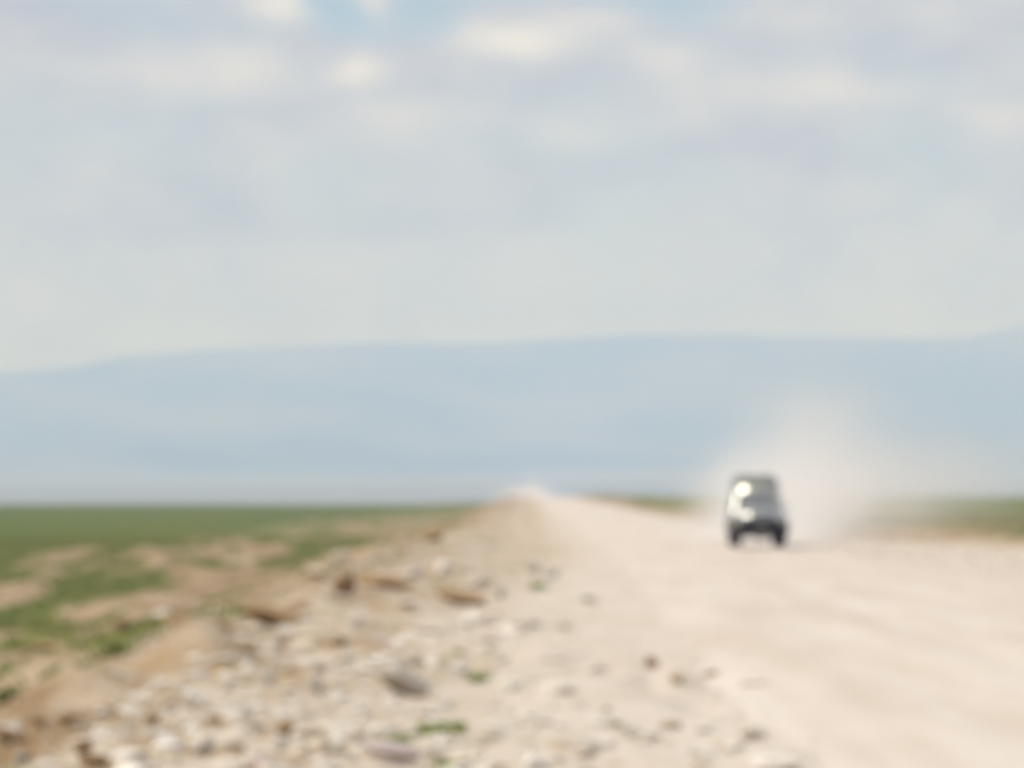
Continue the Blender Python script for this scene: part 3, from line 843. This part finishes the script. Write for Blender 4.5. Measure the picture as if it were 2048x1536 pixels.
CLODS = [
    (540, 1238, 102, 44, 'clod', 0.2, 'biggest dark brown earth clod on the bank, lying behind the pale rubble'),
    (505, 1222, 40, 26, 'ochre', 1.0, 'ochre lump leaning on the left of the biggest brown clod'),
    (690, 1182, 46, 48, 'clod', 1.3, 'rounded brown clod standing at the top of the bank'),
    (768, 1170, 96, 30, 'ochre', 0.1, 'long ochre clod just left of the far white heap'),
    (922, 1199, 92, 34, 'ochre', 0.25, 'ochre brown clod under the white slab of the far heap'),
    (866, 1078, 38, 24, 'ochre', 0.8, 'small orange clod far along the bank near the grass'),
    (246, 1250, 48, 38, 'clod', 1.6, 'very dark clod in the green strip beyond the bank'),
    (362, 1243, 72, 26, 'clod', 2.9, 'dark brown clod with grass behind, left one of a pair at the bank top'),
    (440, 1258, 60, 26, 'clod', 0.35, 'dark brown clod, right one of a pair at the bank top'),
    (495, 1300, 32, 24, 'clod', 0.7, 'small brown clod on the tan mound below the biggest clod'),
    (82, 1446, 42, 24, 'ochre', 0.5, 'ochre clod on the near tan mound, the left of two'),
    (143, 1440, 44, 24, 'ochre', 2.5, 'ochre clod on the near tan mound, the right of two'),
    (168, 1498, 46, 34, 'clod', 1.1, 'dark brown clod near the bottom left, upper of two'),
    (190, 1528, 54, 32, 'clod', 0.1, 'dark brown clod at the bottom edge, lower of two'),
    (22, 1522, 70, 34, 'clod', 0.4, 'blackish clod in the bottom left corner'),
    (100, 1284, 84, 24, 'ochre', 0.1, 'flat brown clod on the earth strip at the left edge'),
    (340, 1414, 28, 28, 'clod', 1.9, 'little brown clod touching the left of the tall white stone'),
    (305, 1443, 32, 24, 'clod', 0.8, 'little brown clod below and left of the tall white stone'),
    (430, 1444, 32, 26, 'clod', 2.3, 'little brown clod right below the tall white stone'),
    (572, 1458, 36, 34, 'ochre', 0.9, 'brownish clod, right one of two dull lumps before the white blocky stone'),
    (680, 1286, 36, 22, 'clod', 1.4, 'small brown clod amid pale rubble behind the broad cream stone'),
    (1524, 1368, 66, 24, 'ochre', 2.95, 'low brown lump standing for a depression at the road edge right of the hollows'),  # this and the next two lumps stand in for brown depressions
    (1420, 1346, 34, 26, 'ochre', 0.5, 'brown lump standing for a depression, right one of the hollows beside the road'),
    (1300, 1322, 30, 38, 'ochre', 1.2, 'upright brown lump standing for a depression, left one of the hollows beside the road'),
]
rj = random.Random(3)
used = []
for lst, nm, cat in ((BIG, 'stone', 'stone'), (CLODS, 'earth_clod', 'clod')):
    for i, (px, py, w, h, key, tilt, lab) in enumerate(lst):
        x, y, z = at(px, min(py + h * 0.35, 1560))
        sc = y / F
        k_ = 0.68 if nm == 'earth_clod' else 0.56
        a, b = w * sc * k_, h * sc * k_
        o = lump(nm, key, x, y + a * 0.3, z + b * (0.95 if key == 'pink' else 0.15 if nm == 'earth_clod' and px > 1200 else 0.62), a * 1.05, max(a * 0.8, b), b * 1.2, (0, (tilt if tilt < 0.6 else 0.12) if w > 1.7 * h else 0.0, tilt if w <= 1.7 * h else 0.0), i)
        tag(o, lab, cat, 'stones and clods picked out on the left bank' if False else None)
        used.append((x, y, a))

# the rest of the rubble: about 250 stones big enough to pick apart
placed = 0
KEYS = ['pale'] * 14 + ['tan'] * 5 + ['grey'] * 1 + ['pink'] * 1
tries = 0
while placed < 262 and tries < 20000:
    tries += 1
    px = rj.uniform(-20, 1560); py = 1536 - 330 * rj.random() ** 1.25 + 18
    if py < 1150: continue
    lo = np.interp(py, [1180, 1290, 1350, 1450, 1540], [640, 470, 330, 160, 40]); hi_ = np.interp(py, [1180, 1300, 1400, 1540], [1010, 1120, 1300, 1560])
    if not lo < px < hi_: continue
    if px > 1000 and rj.random() < 0.72: continue
    x, y, z = at(px, py)
    r = rj.uniform(0.085, 0.17) * (1.3 if rj.random() < 0.2 else 1.0) * (1 + max(0, y - 34) / 60)
    if any((x - ux) ** 2 + ((y - uy) * 0.6) ** 2 < (ua * 0.6 + r * 0.75) ** 2 for ux, uy, ua in used): continue
    key = rj.choice(KEYS)
    if px > 1000 and key in ('grey', 'pink'): key = 'tan'
    f = rj.uniform(0.38, 0.7)
    o = lump('stone', key, x, y, z + r * f * 0.12, r, r * rj.uniform(0.75, 1.1), r * f, (rj.uniform(-.3, .3), rj.uniform(-.3, .3), rj.uniform(0, 6.28)), rj.randrange(5))
    tag(o, 'one of the many loose stones strewn over the rubble bank left of the road', 'stone', 'loose stones strewn over the left bank')
    used.append((x, y, r)); placed += 1

# small chips of gravel, past counting
def chips(name, n, xmin, xmax, ymin, ymax, rmin, rmax, mat, label, keep=None, seed=5):
    g = np.random.default_rng(seed)
    u = g.random(n)
    y = ymin * (ymax / ymin) ** u
    xr = xmin + (xmax - xmin) * g.random(n)
    x = xr + ROAD_DIR * y
    k = np.abs(x / y) < 0.17
    if keep is not None: k &= keep(x, y, g)
    x, y = x[k], y[k]; n = len(x)
    z = terrain(x, y)[0]
    xr = x - ROAD_DIR * y; l, r_ = road_left(y), road_right(y)
    t = np.clip((xr - l) / (r_ - l), 0, 1)
    z = z + np.where((t > 0) & (t < 1), 0.03 + 0.075 * np.sin(np.pi * t) ** 0.6, 0)
    r = (rmin + (rmax - rmin) * g.random(n) ** 2) * (0.6 + y / 90)
    base = np.array([[1, 0, 0], [-1, 0, 0], [0, 1, 0], [0, -1, 0], [0, 0, 1], [0, 0, -1]], float)
    tri = np.array([[0, 2, 4], [2, 1, 4], [1, 3, 4], [3, 0, 4], [2, 0, 5], [1, 2, 5], [3, 1, 5], [0, 3, 5]])
    V = base[None] * (0.6 + 0.8 * g.random((n, 6, 1))) + 0.35 * (g.random((n, 6, 3)) - 0.5)
    V = V * r[:, None, None] * np.array([1, 1, 0.7])
    a = g.random(n) * 6.28
    ca, sa = np.cos(a)[:, None], np.sin(a)[:, None]
    vx = V[:, :, 0] * ca - V[:, :, 1] * sa; vy = V[:, :, 0] * sa + V[:, :, 1] * ca
    V = np.stack([vx + x[:, None], vy + y[:, None], V[:, :, 2] + (z + r * 0.25)[:, None]], 2)
    Fc = (tri[None] + (np.arange(n) * 6)[:, None, None]).reshape(-1, 3)
    o = link_mesh(name, from_arrays(name, V.reshape(-1, 3), Fc), mat)
    tag(o, label, kind='stuff')


chips('gravel', 7000, -5.2, 2.2, 21, 150, 0.010, 0.040, M_MIXED, 'small broken gravel scattered over the rubble bank',
      keep=lambda x, y, g: g.random(len(x)) < np.interp(x - ROAD_DIR * y, [-5.2, -1.5, 0.2, 2.2], [1, 1, 0.25, 0.12]))
chips('gravel', 5000, 1.8, 11.0, 24, 160, 0.004, 0.013, M_MIXED, 'fine loose gravel on the road surface', seed=6)
chips('gravel', 1500, 10.2, 16.5, 70, 260, 0.01, 0.05, M_MIXED, 'coarse gravel along the right hand verge', seed=8)

# ------------------------------------------------------------------ grass
def blades(n, g, hmin, hmax, wide):
    """Bent blade of two triangles each: returns local verts (n,4,3) and faces."""
    a = g.random(n) * 6.28; h = hmin + (hmax - hmin) * g.random(n); w = wide * (0.6 + 0.8 * g.random(n))
    lean = 0.25 + 0.6 * g.random(n); la = g.random(n) * 6.28
    dx, dy = np.cos(a) * w, np.sin(a) * w
    lx, ly = np.cos(la) * lean * h, np.sin(la) * lean * h
    z0 = np.zeros(n)
    V = np.stack([np.stack([-dx, -dy, z0 - 0.02], 1), np.stack([dx, dy, z0 - 0.02], 1),
                  np.stack([lx * 0.35 + dx * 0.7, ly * 0.35 + dy * 0.7, h * 0.6], 1), np.stack([lx, ly, h * (1 - 0.25 * lean)], 1)], 1)
    tri = np.array([[0, 1, 2], [0, 2, 3]])
    return V, tri


def grass_cover(name, n, label, mat, xmin, xmax, ymin, ymax, thr, hmin, hmax, seed, power=1.0):
    g = np.random.default_rng(seed)
    y = ymin + (ymax - ymin) * g.random(n) ** power
    xr = xmin + (xmax - xmin) * g.random(n)
    x = xr + ROAD_DIR * y
    k = np.abs(x / y) < 0.165
    x, y = x[k], y[k]
    z, gm_ = terrain(x, y)[:2]
    k = gm_ + 0.9 * (g.random(len(x)) - 0.5) > thr
    x, y, z = x[k], y[k], z[k]; n = len(x)
    V, tri = blades(n, g, hmin, hmax, 0.012)
    V[:, :, :2] *= (1 + y / 70)[:, None, None]
    V = V + np.stack([x, y, z], 1)[:, None, :]
    Fc = (tri[None] + (np.arange(n) * 4)[:, None, None]).reshape(-1, 3)
    o = link_mesh(name, from_arrays(name, V.reshape(-1, 3), Fc), mat)
    tag(o, label, kind='stuff')


grass_cover('grass', 260000, 'short green grass of the plain left of the bank', M_GRASS, -44, -3.5, 26, 300, 0.68, 0.06, 0.18, 21, 0.9)
grass_cover('grass', 60000, 'olive grass on the verge right of the road', M_OLIVE, 17, 48, 110, 340, 0.45, 0.08, 0.26, 23)

TUFTS = [
    (95, 1362, 92, 46, 'grass', 'dark green bushy tuft at the left edge in front of the earth strip', 1),
    (14, 1392, 50, 40, 'grass', 'dark green tuft cut by the left edge, below the bushy tuft', 1),
    (232, 1300, 120, 34, 'grass', 'wide dull green tuft left of the big tan mound', 1),
    (870, 1462, 70, 42, 'fresh', 'brightest green grass clump near the front, right above the pink slab', 1),
    (915, 1456, 34, 30, 'fresh', 'small green sprout hugging the right side of the brightest clump', 1),
    (800, 1482, 56, 28, 'fresh', 'yellow green tuft between the white stone and the brightest clump', 1),
    (690, 1500, 34, 24, 'olive', 'dull olive tuft at the left end of the pink slab', 1),
    (890, 1534, 70, 32, 'fresh', 'green tuft at the bottom edge right of the pink slab', 1),
    (955, 1356, 38, 26, 'fresh', 'little green sprout on the shoulder right of the grey boulder', 1),
    (980, 1312, 60, 22, 'olive', 'olive tuft behind the little green sprout on the shoulder', 1),
    (1076, 1172, 42, 20, 'fresh', 'green tuft far along the shoulder, below the lone pale stone', 1),
    (1176, 1196, 70, 22, 'olive', 'faint grey green tuft at the far road edge', 1),
    (1130, 1252, 64, 20, 'olive', 'faint olive tuft on the shoulder below the far grey green one', 1),
    (1230, 1444, 58, 26, 'olive', 'lone olive tuft on the bare sandy shoulder', 1),
    (915, 1302, 60, 22, 'olive', 'thin olive tuft on the shoulder left of the other olive tuft', 1),
    (1480, 1490, 40, 18, 'olive', 'thin olive tuft beside the white stones at the road edge', 1),
]
for i, (px, py, w, h, kd, lab, dn) in enumerate(TUFTS):
    g = np.random.default_rng(400 + i)
    x, y, z = at(px, min(py + h * 0.3, 1560))
    sc = y / F
    R_, hh = w * sc * 0.72, h * sc * (0.95 if kd == 'fresh' else 0.8 if kd == 'grass' else 0.6)
    n = {'fresh': 150, 'grass': 170, 'olive': 55}[kd]
    V, tri = blades(n, g, hh * 0.5, hh * 1.15, 0.008)
    rr = R_ * np.minimum(np.abs(g.normal(0, 0.33, n)), 0.8); aa = g.random(n) * 6.28
    ox, oy = rr * np.cos(aa), rr * np.sin(aa)
    V *= (1.0 - 0.5 * rr / R_)[:, None, None]
    zz = terrain(x + ox, y + oy)[0] - z
    V = V + np.stack([ox, oy, zz], 1)[:, None, :]
    Fc = (tri[None] + (np.arange(n) * 4)[:, None, None]).reshape(-1, 3)
    ring = np.linspace(0, 2 * np.pi, 10, endpoint=False)          # the matted root crown the blades grow from
    cx_, cy_ = 0.85 * R_ * np.cos(ring), 0.85 * R_ * np.sin(ring)
    crown_v = np.stack([np.r_[0, cx_], np.r_[0, cy_], np.r_[0.10 * hh, terrain(x + cx_, y + cy_)[0] - z - 0.02]], 1)
    k0 = len(V) * 4
    Fc = np.vstack([Fc, [[k0, k0 + 1 + q, k0 + 1 + (q + 1) % 10] for q in range(10)]])
    o = link_mesh('grass_tuft', from_arrays('grass_tuft', np.vstack([V.reshape(-1, 3), crown_v]), Fc), {'fresh': M_TUFT, 'grass': M_GRASS, 'olive': M_OLIVE}[kd])
    o.location = (x, y, z)
    tag(o, lab, 'grass tuft', None)
